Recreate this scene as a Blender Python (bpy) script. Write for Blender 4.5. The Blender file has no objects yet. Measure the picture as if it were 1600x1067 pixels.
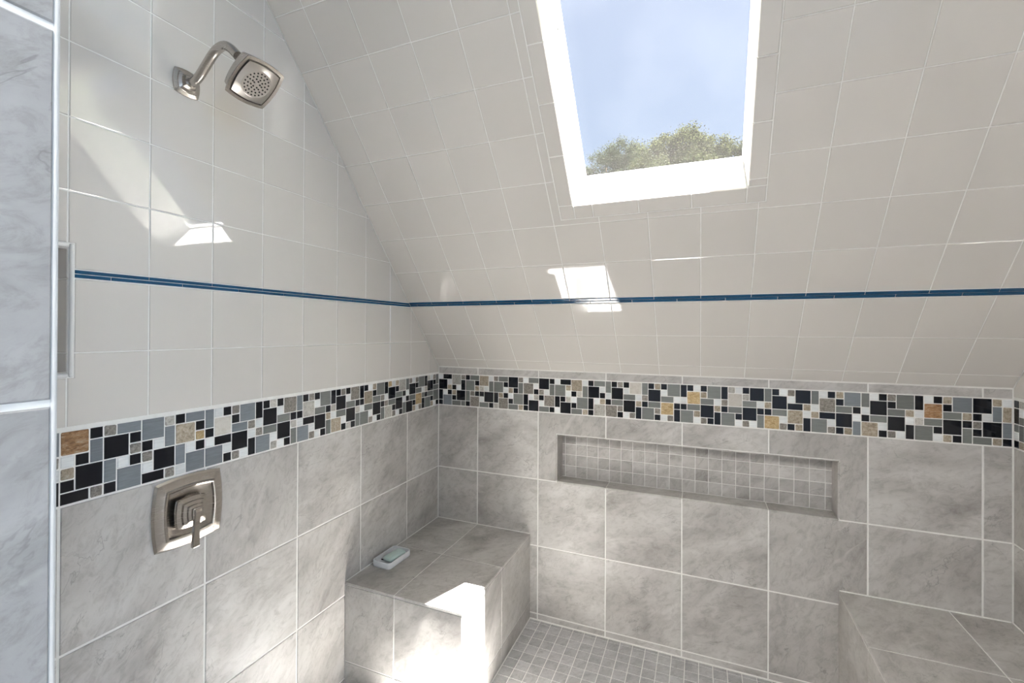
import bpy, bmesh, math, random
from mathutils import Vector, Matrix

random.seed(7)
scene = bpy.context.scene
COL = scene.collection

# ------------------------------------------------------------------ camera
F0 = 0.2585                                   # survey height of the shower floor; floor is z = 0
cam_d = bpy.data.cameras.new('camera')
cam_d.sensor_fit = 'HORIZONTAL'
cam_d.sensor_width = 36.0
cam_d.lens = 726.96 * 36.0 / 1600.0
cam_d.shift_x = 12.635 / 1600.0
cam_d.shift_y = -18.206 / 1600.0
cam_d.clip_start = 0.02
cam = bpy.data.objects.new('camera', cam_d)
COL.objects.link(cam)
R = Vector((0.9203, 0.3911, 0.0047)).normalized()
Fw = Vector((-0.3911, 0.9203, 0.0038)).normalized()
U = R.cross(Fw).normalized()
R = Fw.cross(U).normalized()
M = Matrix((R, U, -Fw)).transposed().to_4x4()
M.translation = Vector((1.19987, -1.99926, 1.55857 - F0))
cam.matrix_world = M
scene.camera = cam

# ------------------------------------------------------------------ sky, sun, exposure
SUN_DIR = Vector((0.30, -0.014, 1.0)).normalized()          # towards the sun
world = bpy.data.worlds.new('sky')
scene.world = world
world.use_nodes = True
wn = world.node_tree.nodes; wl = world.node_tree.links
wn.clear()
wo = wn.new('ShaderNodeOutputWorld'); wb = wn.new('ShaderNodeBackground')
sky = wn.new('ShaderNodeTexSky')
sky.sky_type = 'NISHITA'
sky.sun_disc = False
sky.sun_elevation = math.asin(SUN_DIR.z)
sky.sun_rotation = math.atan2(SUN_DIR.x, SUN_DIR.y)
sky.air_density = 1.0; sky.dust_density = 6.0; sky.ozone_density = 1.0
wb.inputs['Strength'].default_value = 0.044
wl.new(sky.outputs[0], wb.inputs[0]); wl.new(wb.outputs[0], wo.inputs[0])

sun_d = bpy.data.lights.new('sun', 'SUN')
sun_d.energy = 36.0
sun_d.angle = math.radians(0.53)
sun_d.color = (1.0, 0.955, 0.915)
sun = bpy.data.objects.new('sun', sun_d)
sun.rotation_mode = 'QUATERNION'
sun.rotation_quaternion = SUN_DIR.to_track_quat('Z', 'Y')
sun.location = (4, -1, 12)
COL.objects.link(sun)

vs = scene.view_settings
vs.view_transform = 'Standard'
vs.look = 'None'
vs.exposure = 2.32
vs.gamma = 1.0
vs.use_curve_mapping = False

# ------------------------------------------------------------------ materials
def lin(c):
    return tuple(((v/255.0)/12.92 if v/255.0 <= 0.04045 else ((v/255.0+0.055)/1.055)**2.4) for v in c) + (1.0,)

def new_mat(name):
    m = bpy.data.materials.new(name); m.use_nodes = True
    nt = m.node_tree; nt.nodes.clear()
    out = nt.nodes.new('ShaderNodeOutputMaterial')
    return m, nt, out

def principled(nt, out, base, rough=0.5, metal=0.0, spec=0.5):
    p = nt.nodes.new('ShaderNodeBsdfPrincipled')
    p.inputs['Base Color'].default_value = tuple(base)[:3] + (1.0,)
    p.inputs['Roughness'].default_value = rough
    p.inputs['Metallic'].default_value = metal
    p.inputs['Specular IOR Level'].default_value = spec
    nt.links.new(p.outputs[0], out.inputs[0])
    return p

def obj_coord(nt, seed=0.0):
    """object coordinates plus a per-object random value for 4D noise"""
    tc = nt.nodes.new('ShaderNodeTexCoord')
    oi = nt.nodes.new('ShaderNodeObjectInfo')
    ml = nt.nodes.new('ShaderNodeMath'); ml.operation = 'MULTIPLY_ADD'
    ml.inputs[1].default_value = 37.0; ml.inputs[2].default_value = seed
    nt.links.new(oi.outputs['Random'], ml.inputs[0])
    return tc.outputs['Object'], ml.outputs[0], oi.outputs['Random']

def noise(nt, vec, w, scale, detail=4, rough=0.55, dist=0.0):
    n = nt.nodes.new('ShaderNodeTexNoise'); n.noise_dimensions = '4D'
    n.inputs['Scale'].default_value = scale
    n.inputs['Detail'].default_value = detail
    n.inputs['Roughness'].default_value = rough
    n.inputs['Distortion'].default_value = dist
    nt.links.new(vec, n.inputs['Vector']); nt.links.new(w, n.inputs['W'])
    return n.outputs['Fac']

def ramp(nt, fac, stops):
    r = nt.nodes.new('ShaderNodeValToRGB')
    els = r.color_ramp.elements
    while len(els) < len(stops): els.new(0.5)
    for e, (p, c) in zip(els, stops):
        e.position = p; e.color = c if len(c) == 4 else tuple(c) + (1,)
    nt.links.new(fac, r.inputs[0])
    return r.outputs[0]

def mixc(nt, fac, a, b, mode='MIX'):
    m = nt.nodes.new('ShaderNodeMix'); m.data_type = 'RGBA'; m.blend_type = mode
    def put(sock, v):
        if isinstance(v, (int, float)): sock.default_value = v
        elif isinstance(v, tuple): sock.default_value = tuple(v)[:3] + (1.0,)
        else: nt.links.new(v, sock)
    put(m.inputs['Factor'], fac); put(m.inputs[6], a); put(m.inputs[7], b)
    return m.outputs[2]

def bump(nt, p, height, strength=0.1, dist=0.001):
    b = nt.nodes.new('ShaderNodeBump')
    b.inputs['Strength'].default_value = strength
    b.inputs['Distance'].default_value = dist
    nt.links.new(height, b.inputs['Height']); nt.links.new(b.outputs[0], p.inputs['Normal'])

def mapping(nt, vec, rot=(0, 0, 0), scale=(1, 1, 1)):
    m = nt.nodes.new('ShaderNodeMapping')
    m.inputs['Rotation'].default_value = rot
    m.inputs['Scale'].default_value = scale
    nt.links.new(vec, m.inputs['Vector'])
    return m.outputs[0]

def mat_ceramic(name, base, rough=0.03, spec=0.5):
    m, nt, out = new_mat(name)
    v, w, rnd = obj_coord(nt)
    p = principled(nt, out, base, rough, 0, spec)
    c = ramp(nt, rnd, [(0.0, tuple(x*0.972 for x in base[:3])), (1.0, tuple(min(1, x*1.018) for x in base[:3]))])
    nt.links.new(c, p.inputs['Base Color'])
    n = noise(nt, v, w, 14.0, 2, 0.5)
    bump(nt, p, n, 0.05, 0.0010)
    return m

def mat_grout(name, base):
    m, nt, out = new_mat(name)
    tc = nt.nodes.new('ShaderNodeTexCoord')
    n = nt.nodes.new('ShaderNodeTexNoise'); n.inputs['Scale'].default_value = 55; n.inputs['Detail'].default_value = 4
    nt.links.new(tc.outputs['Object'], n.inputs['Vector'])
    c = ramp(nt, n.outputs['Fac'], [(0.3, tuple(x*0.93 for x in base[:3])), (0.7, base)])
    p = principled(nt, out, base, 0.85, 0, 0.2)
    nt.links.new(c, p.inputs['Base Color'])
    bump(nt, p, n.outputs['Fac'], 0.25, 0.0008)
    return m

def mat_stone(name, lo, mid, hi, vein, rough=0.33, scale=1.0, streak=1.0, size=0.3):
    m, nt, out = new_mat(name)
    v, w, rnd = obj_coord(nt)
    vr = nt.nodes.new('ShaderNodeVectorRotate'); vr.rotation_type = 'Z_AXIS'
    ang = nt.nodes.new('ShaderNodeMath'); ang.operation = 'MULTIPLY_ADD'
    ang.inputs[1].default_value = 1.1; ang.inputs[2].default_value = -1.25
    nt.links.new(rnd, ang.inputs[0]); nt.links.new(v, vr.inputs['Vector']); nt.links.new(ang.outputs[0], vr.inputs['Angle'])
    sv = mapping(nt, vr.outputs[0], (0, 0, 0), (1.0, 1 + 0.75*streak, 1.0))
    n1 = noise(nt, sv, w, 3.6*scale, 8, 0.58, 0.7)
    base = ramp(nt, n1, [(0.30, lo), (0.50, mid), (0.70, hi)])
    # fine pitted grain
    n2 = noise(nt, sv, w, 26*scale, 7, 0.72, 0.9)
    g = ramp(nt, n2, [(0.36, (0.80, 0.79, 0.78)), (0.52, (1, 1, 1)), (0.72, (1.05, 1.05, 1.05))])
    base = mixc(nt, 1.0, base, g, 'MULTIPLY')
    # thin cracks and veins: a narrow band of a distorted noise
    def vein_mask(sc, wd, off, keep):
        q = nt.nodes.new('ShaderNodeMath'); q.operation = 'ADD'; q.inputs[1].default_value = off
        nt.links.new(w, q.inputs[0])
        n3 = noise(nt, sv, q.outputs[0], sc, 5, 0.55, 1.4)
        a = nt.nodes.new('ShaderNodeMath'); a.operation = 'SUBTRACT'; a.inputs[1].default_value = 0.5
        nt.links.new(n3, a.inputs[0])
        b = nt.nodes.new('ShaderNodeMath'); b.operation = 'ABSOLUTE'; nt.links.new(a.outputs[0], b.inputs[0])
        r1 = ramp(nt, b.outputs[0], [(0.0, (1, 1, 1)), (wd, (0, 0, 0))])
        q2 = nt.nodes.new('ShaderNodeMath'); q2.operation = 'ADD'; q2.inputs[1].default_value = off + 9
        nt.links.new(w, q2.inputs[0])
        n4 = noise(nt, sv, q2.outputs[0], sc*1.7, 3, 0.5)
        r2 = ramp(nt, n4, [(keep, (0, 0, 0)), (keep + 0.12, (1, 1, 1))])
        mm = nt.nodes.new('ShaderNodeMix'); mm.data_type = 'RGBA'; mm.blend_type = 'MULTIPLY'; mm.inputs[0].default_value = 1
        nt.links.new(r1, mm.inputs[6]); nt.links.new(r2, mm.inputs[7])
        return mm.outputs[2]
    vm = vein_mask(4.2*scale, 0.008, 3.3, 0.47)
    fac = nt.nodes.new('ShaderNodeMath'); fac.operation = 'MULTIPLY'; fac.inputs[1].default_value = 0.42
    nt.links.new(vm, fac.inputs[0])
    base = mixc(nt, fac.outputs[0], base, vein)
    vl = vein_mask(2.4*scale, 0.03, 8.1, 0.54)
    fac2 = nt.nodes.new('ShaderNodeMath'); fac2.operation = 'MULTIPLY'; fac2.inputs[1].default_value = 0.45
    nt.links.new(vl, fac2.inputs[0])
    base = mixc(nt, fac2.outputs[0], base, tuple(min(1, x*1.15) for x in hi[:3]) + (1,))
    # tile to tile tone
    tone = ramp(nt, rnd, [(0.0, (0.92, 0.915, 0.91)), (1.0, (1.05, 1.05, 1.05))])
    base = mixc(nt, 1.0, base, tone, 'MULTIPLY')
    p = principled(nt, out, mid, rough, 0, 0.4)
    nt.links.new(base, p.inputs['Base Color'])
    rr = nt.nodes.new('ShaderNodeMapRange')
    rr.inputs['To Min'].default_value = rough - 0.06; rr.inputs['To Max'].default_value = rough + 0.16
    nt.links.new(n2, rr.inputs['Value']); nt.links.new(rr.outputs[0], p.inputs['Roughness'])
    bump(nt, p, n2, 0.22, 0.0015)
    return m

def mat_chip(name, cols, scale=60, rough=0.6, streak=0):
    """tumbled stone chip of the mosaic border"""
    m, nt, out = new_mat(name)
    v, w, rnd = obj_coord(nt)
    if streak: v = mapping(nt, v, (0, 0, 0.5), (1, streak, 1))
    n1 = noise(nt, v, w, scale, 6, 0.75, 0.8)
    k = len(cols)
    c = ramp(nt, n1, [(0.30 + 0.42*i/(k-1), col) for i, col in enumerate(cols)])
    tone = ramp(nt, rnd, [(0, (0.82, 0.82, 0.82)), (1, (1.12, 1.12, 1.12))])
    c = mixc(nt, 1.0, c, tone, 'MULTIPLY')
    p = principled(nt, out, cols[0], rough, 0, 0.4)
    nt.links.new(c, p.inputs['Base Color'])
    bump(nt, p, n1, 0.5, 0.002)
    return m

def mat_glass_chip(name, base, rough=0.06):
    m, nt, out = new_mat(name)
    v, w, rnd = obj_coord(nt)
    sv = mapping(nt, v, (0, 0, 0), (6, 60, 6))
    n1 = noise(nt, sv, w, 6, 2, 0.5)
    c = ramp(nt, n1, [(0.3, tuple(x*0.90 for x in base[:3])), (0.7, tuple(min(1, x*1.08) for x in base[:3]))])
    tone = ramp(nt, rnd, [(0, (0.88, 0.88, 0.88)), (1, (1.1, 1.1, 1.1))])
    c = mixc(nt, 1.0, c, tone, 'MULTIPLY')
    p = principled(nt, out, base, rough, 0, 0.5)
    nt.links.new(c, p.inputs['Base Color'])
    return m

def mat_metal(name, base, rough=0.3, streak=(1, 1, 40)):
    m, nt, out = new_mat(name)
    tc = nt.nodes.new('ShaderNodeTexCoord')
    v = mapping(nt, tc.outputs['Object'], (0, 0, 0), streak)
    n = nt.nodes.new('ShaderNodeTexNoise'); n.inputs['Scale'].default_value = 40; n.inputs['Detail'].default_value = 3
    nt.links.new(v, n.inputs['Vector'])
    p = principled(nt, out, base, rough, 1.0)
    rr = nt.nodes.new('ShaderNodeMapRange')
    rr.inputs['To Min'].default_value = rough - 0.012; rr.inputs['To Max'].default_value = rough + 0.012
    nt.links.new(n.outputs['Fac'], rr.inputs['Value']); nt.links.new(rr.outputs[0], p.inputs['Roughness'])
    return m

def mat_plain(name, base, rough=0.6, spec=0.4, nscale=20, amp=0.06):
    m, nt, out = new_mat(name)
    tc = nt.nodes.new('ShaderNodeTexCoord')
    n = nt.nodes.new('ShaderNodeTexNoise'); n.inputs['Scale'].default_value = nscale; n.inputs['Detail'].default_value = 3
    nt.links.new(tc.outputs['Object'], n.inputs['Vector'])
    c = ramp(nt, n.outputs['Fac'], [(0.3, tuple(x*(1-amp) for x in base[:3])), (0.7, tuple(min(1, x*(1+amp)) for x in base[:3]))])
    p = principled(nt, out, base, rough, 0, spec)
    nt.links.new(c, p.inputs['Base Color'])
    return m

MT = {}
MT['white'] = mat_ceramic('white_glazed_ceramic', (0.675, 0.640, 0.598, 1), 0.02, 0.7)
MT['shaft'] = mat_ceramic('white_glazed_trim', (0.80, 0.79, 0.77, 1), 0.12)
MT['grout'] = mat_grout('white_grout', (0.86, 0.845, 0.81, 1))
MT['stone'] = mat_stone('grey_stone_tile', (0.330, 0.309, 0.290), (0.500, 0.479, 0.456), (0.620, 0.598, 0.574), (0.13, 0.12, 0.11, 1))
MT['caulk'] = mat_grout('darkened_white_grout', (0.60, 0.60, 0.59, 1))  # white grout, darkened to offset the strong light on the jamb edge
MT['stone_jamb'] = mat_stone('darkened_stone_jamb_tile', (0.19, 0.187, 0.185), (0.33, 0.326, 0.322), (0.42, 0.416, 0.412), (0.11, 0.105, 0.10, 1))  # darker copy of the wall stone, offsets the strong light on the jamb
MT['stone_floor'] = mat_stone('grey_stone_floor_tile', (0.33, 0.326, 0.327), (0.47, 0.466, 0.467), (0.58, 0.576, 0.577), (0.15, 0.145, 0.14, 1), 0.36, 1.6)
MT['blue'] = mat_glass_chip('deep_blue_glaze', (0.010, 0.075, 0.165, 1), 0.05)
MT['K'] = mat_glass_chip('black_glass', (0.0085, 0.0095, 0.0135, 1), 0.07)
MT['G'] = mat_glass_chip('grey_green_glass', (0.205, 0.212, 0.198, 1), 0.08)
MT['B'] = mat_glass_chip('cool_lit_grey_glass', (0.215, 0.235, 0.252, 1), 0.08)  # same grey glass, with the left wall's cool light put into its colour
MT['W'] = mat_glass_chip('white_glass', (0.80, 0.81, 0.80, 1), 0.08)
MT['S'] = mat_chip('speckled_grey_stone', [(0.07, 0.06, 0.05), (0.25, 0.225, 0.195), (0.42, 0.40, 0.36)], 160)
MT['L'] = mat_chip('pale_grey_stone', [(0.22, 0.20, 0.175), (0.50, 0.475, 0.43), (0.62, 0.60, 0.56)], 110)
MT['T'] = mat_chip('tan_stone', [(0.14, 0.11, 0.075), (0.40, 0.335, 0.25), (0.56, 0.51, 0.43)], 120)
MT['Y'] = mat_chip('golden_stone', [(0.20, 0.12, 0.04), (0.50, 0.36, 0.18), (0.66, 0.57, 0.42)], 90, 0.6, 2)
MT['R'] = mat_chip('rust_stone', [(0.10, 0.045, 0.02), (0.40, 0.22, 0.10), (0.62, 0.54, 0.42)], 60, 0.6, 2.5)
MT['C'] = mat_chip('cream_stone', [(0.48, 0.43, 0.37), (0.62, 0.58, 0.525), (0.66, 0.63, 0.58)], 60)
MT['nickel'] = mat_metal('brushed_nickel', (0.50, 0.465, 0.43, 1), 0.27)
MT['nickel_face'] = mat_metal('satin_nickel_face', (0.56, 0.53, 0.50, 1), 0.33)
MT['rubber'] = mat_plain('dark_grey_rubber', (0.03, 0.028, 0.026, 1), 0.6)
MT['dish'] = mat_plain('white_dish_ceramic', (0.80, 0.80, 0.81, 1), 0.35)
MT['soap'] = mat_plain('mint_soap', (0.56, 0.69, 0.65, 1), 0.4, 0.5, 40)
MT['paint'] = mat_plain('blue_grey_wall_paint', (0.42, 0.45, 0.50, 1), 0.8, 0.3, 6, 0.02)
MT['frame'] = mat_plain('white_painted_frame', (0.84, 0.84, 0.83, 1), 0.4, 0.4, 8, 0.02)
MT['roofing'] = mat_plain('dark_roofing', (0.10, 0.095, 0.09, 1), 0.9)
MT['bark'] = mat_plain('grey_brown_bark', (0.16, 0.12, 0.085, 1), 0.9, 0.2, 30, 0.3)
MT['lawn'] = mat_plain('grass_ground', (0.10, 0.16, 0.05, 1), 0.95, 0.2, 3, 0.3)
MT['floorwood'] = mat_plain('bathroom_floor', (0.42, 0.41, 0.40, 1), 0.5, 0.4, 5, 0.1)

def mat_leaf(name, cols):
    m, nt, out = new_mat(name)
    geo = nt.nodes.new('ShaderNodeNewGeometry')
    c = ramp(nt, geo.outputs['Random Per Island'], [(i/(len(cols)-1), x) for i, x in enumerate(cols)])
    d = nt.nodes.new('ShaderNodeBsdfDiffuse'); t = nt.nodes.new('ShaderNodeBsdfTranslucent')
    mx = nt.nodes.new('ShaderNodeMixShader'); mx.inputs[0].default_value = 0.3
    nt.links.new(c, d.inputs[0]); nt.links.new(c, t.inputs[0])
    nt.links.new(d.outputs[0], mx.inputs[1]); nt.links.new(t.outputs[0], mx.inputs[2])
    nt.links.new(mx.outputs[0], out.inputs[0])
    return m
LS = 0.020
MT['leaf'] = mat_leaf('sunlit_green_leaves', [(0.11*LS*6, 0.135*LS*6, 0.075*LS*6), (0.21*LS*6, 0.235*LS*6, 0.115*LS*6), (0.34*LS*6, 0.35*LS*6, 0.20*LS*6)])
MT['leaf2'] = mat_leaf('blue_green_leaves', [(0.11*LS*6, 0.14*LS*6, 0.10*LS*6), (0.19*LS*6, 0.225*LS*6, 0.15*LS*6), (0.29*LS*6, 0.32*LS*6, 0.23*LS*6)])

def mat_pane():
    m, nt, out = new_mat('dusty_skylight_glass')
    tc = nt.nodes.new('ShaderNodeTexCoord')
    n = nt.nodes.new('ShaderNodeTexNoise'); n.inputs['Scale'].default_value = 5.5; n.inputs['Detail'].default_value = 5
    nt.links.new(tc.outputs['Object'], n.inputs['Vector'])
    dust = nt.nodes.new('ShaderNodeMapRange')
    dust.inputs['From Min'].default_value = 0.42; dust.inputs['From Max'].default_value = 0.75
    dust.inputs['To Min'].default_value = 0.0036; dust.inputs['To Max'].default_value = 0.0050
    nt.links.new(n.outputs['Fac'], dust.inputs['Value'])
    tr = nt.nodes.new('ShaderNodeBsdfTransparent'); tr.inputs[0].default_value = (0.97, 0.985, 0.985, 1)
    tl = nt.nodes.new('ShaderNodeBsdfTranslucent'); tl.inputs[0].default_value = (0.95, 0.93, 0.90, 1)
    gl = nt.nodes.new('ShaderNodeBsdfGlossy'); gl.inputs['Roughness'].default_value = 0.02
    lw = nt.nodes.new('ShaderNodeLayerWeight'); lw.inputs[0].default_value = 0.5
    pw = nt.nodes.new('ShaderNodeMath'); pw.operation = 'POWER'; pw.inputs[1].default_value = 5.0
    nt.links.new(lw.outputs['Facing'], pw.inputs[0])
    fr = nt.nodes.new('ShaderNodeMath'); fr.operation = 'MULTIPLY_ADD'; fr.inputs[1].default_value = 0.5; fr.inputs[2].default_value = 0.0015
    nt.links.new(pw.outputs[0], fr.inputs[0])
    m1 = nt.nodes.new('ShaderNodeMixShader'); m2 = nt.nodes.new('ShaderNodeMixShader')
    nt.links.new(dust.outputs[0], m1.inputs[0]); nt.links.new(tr.outputs[0], m1.inputs[1]); nt.links.new(tl.outputs[0], m1.inputs[2])
    nt.links.new(fr.outputs[0], m2.inputs[0]); nt.links.new(m1.outputs[0], m2.inputs[1]); nt.links.new(gl.outputs[0], m2.inputs[2])
    nt.links.new(m2.outputs[0], out.inputs[0])
    return m
MT['pane'] = mat_pane()

# ------------------------------------------------------------------ object helpers
def link(name, me, mat=None, parent=None):
    o = bpy.data.objects.new(name, me)
    COL.objects.link(o)
    if mat is not None and me is not None and len(me.materials) == 0: me.materials.append(mat)
    if parent is not None: o.parent = parent
    return o

def tag(o, label=None, cat=None, kind=None, group=None):
    if label: o['label'] = label
    if cat: o['category'] = cat
    if kind: o['kind'] = kind
    if group: o['group'] = group
    return o

def empty(name, loc=(0, 0, 0)):
    o = bpy.data.objects.new(name, None); o.location = loc
    o.empty_display_size = 0.05
    COL.objects.link(o)
    return o

def mesh_from(verts, faces, name='mesh', smooth=False):
    me = bpy.data.meshes.new(name)
    me.from_pydata([tuple(v) for v in verts], [], faces)
    me.update()
    if smooth:
        me.polygons.foreach_set('use_smooth', [True]*len(me.polygons))
    return me

def bm_mesh(bm, name='mesh', smooth=False):
    bmesh.ops.recalc_face_normals(bm, faces=bm.faces)
    me = bpy.data.meshes.new(name); bm.to_mesh(me); bm.free()
    if smooth: me.polygons.foreach_set('use_smooth', [True]*len(me.polygons))
    return me

class Plane:
    """2D frame on a surface: point = o + a*u + b*v ; n points into the room"""
    def __init__(s, o, u, v):
        s.o = Vector(o); s.u = Vector(u).normalized(); s.v = Vector(v).normalized(); s.n = s.u.cross(s.v)
    def at(s, a, b, h=0.0): return s.o + s.u*a + s.v*b + s.n*h
    def mat(s, a, b, h=0.0):
        m = Matrix((s.u, s.v, s.n)).transposed().to_4x4(); m.translation = s.at(a, b, h); return m

def clip(poly, nx, ny, c):
    """keep nx*x + ny*y <= c"""
    out = []
    for i in range(len(poly)):
        p, q = poly[i], poly[(i+1) % len(poly)]
        dp = nx*p[0]+ny*p[1]-c; dq = nx*q[0]+ny*q[1]-c
        if dp <= 1e-9: out.append(p)
        if (dp < -1e-9 and dq > 1e-9) or (dp > 1e-9 and dq < -1e-9):
            t = dp/(dp-dq); out.append((p[0]+t*(q[0]-p[0]), p[1]+t*(q[1]-p[1])))
    return out

def area(poly):
    return 0.5*sum(poly[i][0]*poly[(i+1) % len(poly)][1]-poly[(i+1) % len(poly)][0]*poly[i][1] for i in range(len(poly)))

def inset(poly, d):
    n = len(poly); out = []
    for i in range(n):
        p0 = Vector(poly[i-1]); p1 = Vector(poly[i]); p2 = Vector(poly[(i+1) % n])
        e1 = (p1-p0).normalized(); e2 = (p2-p1).normalized()
        n1 = Vector((-e1.y, e1.x)); n2 = Vector((-e2.y, e2.x))
        k = 1 + n1.dot(n2)
        out.append(tuple(p1 + (n1+n2)*(d/max(k, 0.25))))
    return out

def tile_mesh(poly, top, bev, depth):
    """tile: polygon face at z=top, chamfered edge, sides down to z=-depth"""
    if area(poly) < 0: poly = poly[::-1]
    n = len(poly); ins = inset(poly, bev)
    v = [(x, y, -depth) for x, y in poly] + [(x, y, top-bev) for x, y in poly] + [(x, y, top) for x, y in ins]
    f = [tuple(range(2*n, 3*n))]
    for i in range(n):
        j = (i+1) % n
        f.append((i, j, n+j, n+i)); f.append((n+i, n+j, 2*n+j, 2*n+i))
    return mesh_from(v, f, 'tile')

_cache = {}
def tile_rect(pl, a0, a1, b0, b1, mat, parent, name='tile', gap=0.003, top=0.0, bev=0.0012, depth=0.004, jit=0.0, h=0.0):
    w = a1-a0-gap; hgt = b1-b0-gap
    if w < 0.004 or hgt < 0.004: return None
    key = (round(w, 4), round(hgt, 4), top, bev, depth, mat.name)
    me = _cache.get(key)
    if me is None:
        w2, h2 = w/2, hgt/2
        me = tile_mesh([(-w2, -h2), (w2, -h2), (w2, h2), (-w2, h2)], top, bev, depth)
        me.materials.append(mat); _cache[key] = me
    o = link(name, me, None, parent)
    m = pl.mat((a0+a1)/2, (b0+b1)/2, h)
    if jit:
        m = m @ Matrix.Rotation(random.gauss(0, jit), 4, 'X') @ Matrix.Rotation(random.gauss(0, jit), 4, 'Y')
    o.matrix_basis = m
    return o

def tile_poly(pl, poly, mat, parent, name='tile', gap=0.003, top=0.0, bev=0.0012, depth=0.004, jit=0.0, h=0.0):
    if len(poly) < 3 or abs(area(poly)) < 2e-4*0.4: return None
    if area(poly) < 0: poly = poly[::-1]
    poly = inset(poly, gap/2)
    if area(poly) < 3e-5: return None
    cx = sum(p[0] for p in poly)/len(poly); cy = sum(p[1] for p in poly)/len(poly)
    me = tile_mesh([(x-cx, y-cy) for x, y in poly], top, bev, depth)
    me.materials.append(mat)
    o = link(name, me, None, parent)
    m = pl.mat(cx, cy, h)
    if jit:
        m = m @ Matrix.Rotation(random.gauss(0, jit), 4, 'X') @ Matrix.Rotation(random.gauss(0, jit), 4, 'Y')
    o.matrix_basis = m
    return o

def rect_minus(a0, a1, b0, b1, hole):
    """rectangle minus rectangle -> list of polygons (L-shape at a corner, else rectangles)"""
    h0, h1, k0, k1 = hole
    if h1 <= a0+1e-6 or h0 >= a1-1e-6 or k1 <= b0+1e-6 or k0 >= b1-1e-6:
        return [[(a0, b0), (a1, b0), (a1, b1), (a0, b1)]]
    ia0, ia1, ib0, ib1 = max(a0, h0), min(a1, h1), max(b0, k0), min(b1, k1)
    l = ia0 > a0+1e-6; r = ia1 < a1-1e-6; d = ib0 > b0+1e-6; u = ib1 < b1-1e-6
    if not (l or r or d or u): return []
    rc = lambda x0, x1, y0, y1: [(x0, y0), (x1, y0), (x1, y1), (x0, y1)]
    n = l+r+d+u
    if n == 1:
        if l: return [rc(a0, ia0, b0, b1)]
        if r: return [rc(ia1, a1, b0, b1)]
        if d: return [rc(a0, a1, b0, ib0)]
        return [rc(a0, a1, ib1, b1)]
    if n == 2 and not (l and r) and not (d and u):
        if l and d: return [[(a0, b0), (a1, b0), (a1, ib0), (ia0, ib0), (ia0, b1), (a0, b1)]]
        if l and u: return [[(a0, b0), (ia0, b0), (ia0, ib1), (a1, ib1), (a1, b1), (a0, b1)]]
        if r and d: return [[(a0, b0), (a1, b0), (a1, b1), (ia1, b1), (ia1, ib0), (a0, ib0)]]
        if r and u: return [[(ia1, b0), (a1, b0), (a1, b1), (a0, b1), (a0, ib1), (ia1, ib1)]]
    out = []
    if l: out.append(rc(a0, ia0, b0, b1))
    if r: out.append(rc(ia1, a1, b0, b1))
    if d: out.append(rc(ia0, ia1, b0, ib0))
    if u: out.append(rc(ia0, ia1, ib1, b1))
    return out

def prism(bm, pl, poly, h0, h1):
    """extrude a convex 2D polygon of a plane between heights h0 and h1 along its normal"""
    lo = [bm.verts.new(pl.at(x, y, h0)) for x, y in poly]; hi = [bm.verts.new(pl.at(x, y, h1)) for x, y in poly]
    n = len(poly)
    bm.faces.new(lo[::-1]); bm.faces.new(hi)
    for i in range(n): bm.faces.new((lo[i], lo[(i+1) % n], hi[(i+1) % n], hi[i]))

def box(bm, x0, x1, y0, y1, z0, z1):
    v = [bm.verts.new((x, y, z)) for z in (z0, z1) for y in (y0, y1) for x in (x0, x1)]
    for f in ((0, 2, 3, 1), (4, 5, 7, 6), (0, 1, 5, 4), (2, 6, 7, 3), (0, 4, 6, 2), (1, 3, 7, 5)):
        bm.faces.new([v[i] for i in f])

def box_obj(name, dims, mat, parent=None, bevel=0.0, seg=2):
    bm = bmesh.new(); box(bm, *dims)
    if bevel:
        bmesh.ops.bevel(bm, geom=list(bm.edges), offset=bevel, segments=seg, affect='EDGES', profile=0.5)
    return link(name, bm_mesh(bm), mat, parent)

# ------------------------------------------------------------------ survey numbers (metres, shower floor z = 0)
W = 2.1145                       # right wall
YF = -1.7930                       # inner face of the front wall
XJ = 0.717                       # jamb face of the front wall
TH = 0.85794                     # roof slope
CT, ST = math.cos(TH), math.sin(TH)
ZS = 1.38474 - F0                # foot of the slope on the knee wall
ZC = 2.44                        # flat ceiling
TC_ = (ZC-ZS)/ST
H2, H1, ZM = 0.59031-F0, 0.89135-F0, 1.1968-F0
ZMT = ZM + 0.1535                # top of the mosaic band
G = 0.30414                      # stone tile pitch
XG0 = 0.21629; YG0 = -1.17664
SK = (0.811, 1.319, 0.778, 1.520)   # skylight opening: x0 x1 t0 t1
SKD = 0.18                          # depth of the light shaft
TW = 0.12                           # wall thickness
GD = 0.0016                         # grout is recessed by this much
JIT = 0.0016

PL = Plane((0, 0, 0), (0, 1, 0), (0, 0, 1))            # left wall, a = y, b = z, n = +x
PB = Plane((0, 0, 0), (1, 0, 0), (0, 0, 1))            # back wall, a = x, b = z, n = -y
PR = Plane((W, 0, 0), (0, -1, 0), (0, 0, 1))           # right wall, a = -y, b = z, n = -x
PF = Plane((0, 0, 0), (1, 0, 0), (0, 1, 0))            # floor, n = +z
PS = Plane((0, 0, ZS), (1, 0, 0), (0, -CT, ST))        # slope, a = x, b = t, n = into the room (down)

# slope line on the side walls: z = ZS - y*tan(TH) (y <= 0):  ST*y + CT*z <= CT*ZS
def under_slope_y(poly): return clip(poly, ST, CT, CT*ZS)
def under_slope_my(poly): return clip(poly, -ST, CT, CT*ZS)

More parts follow.
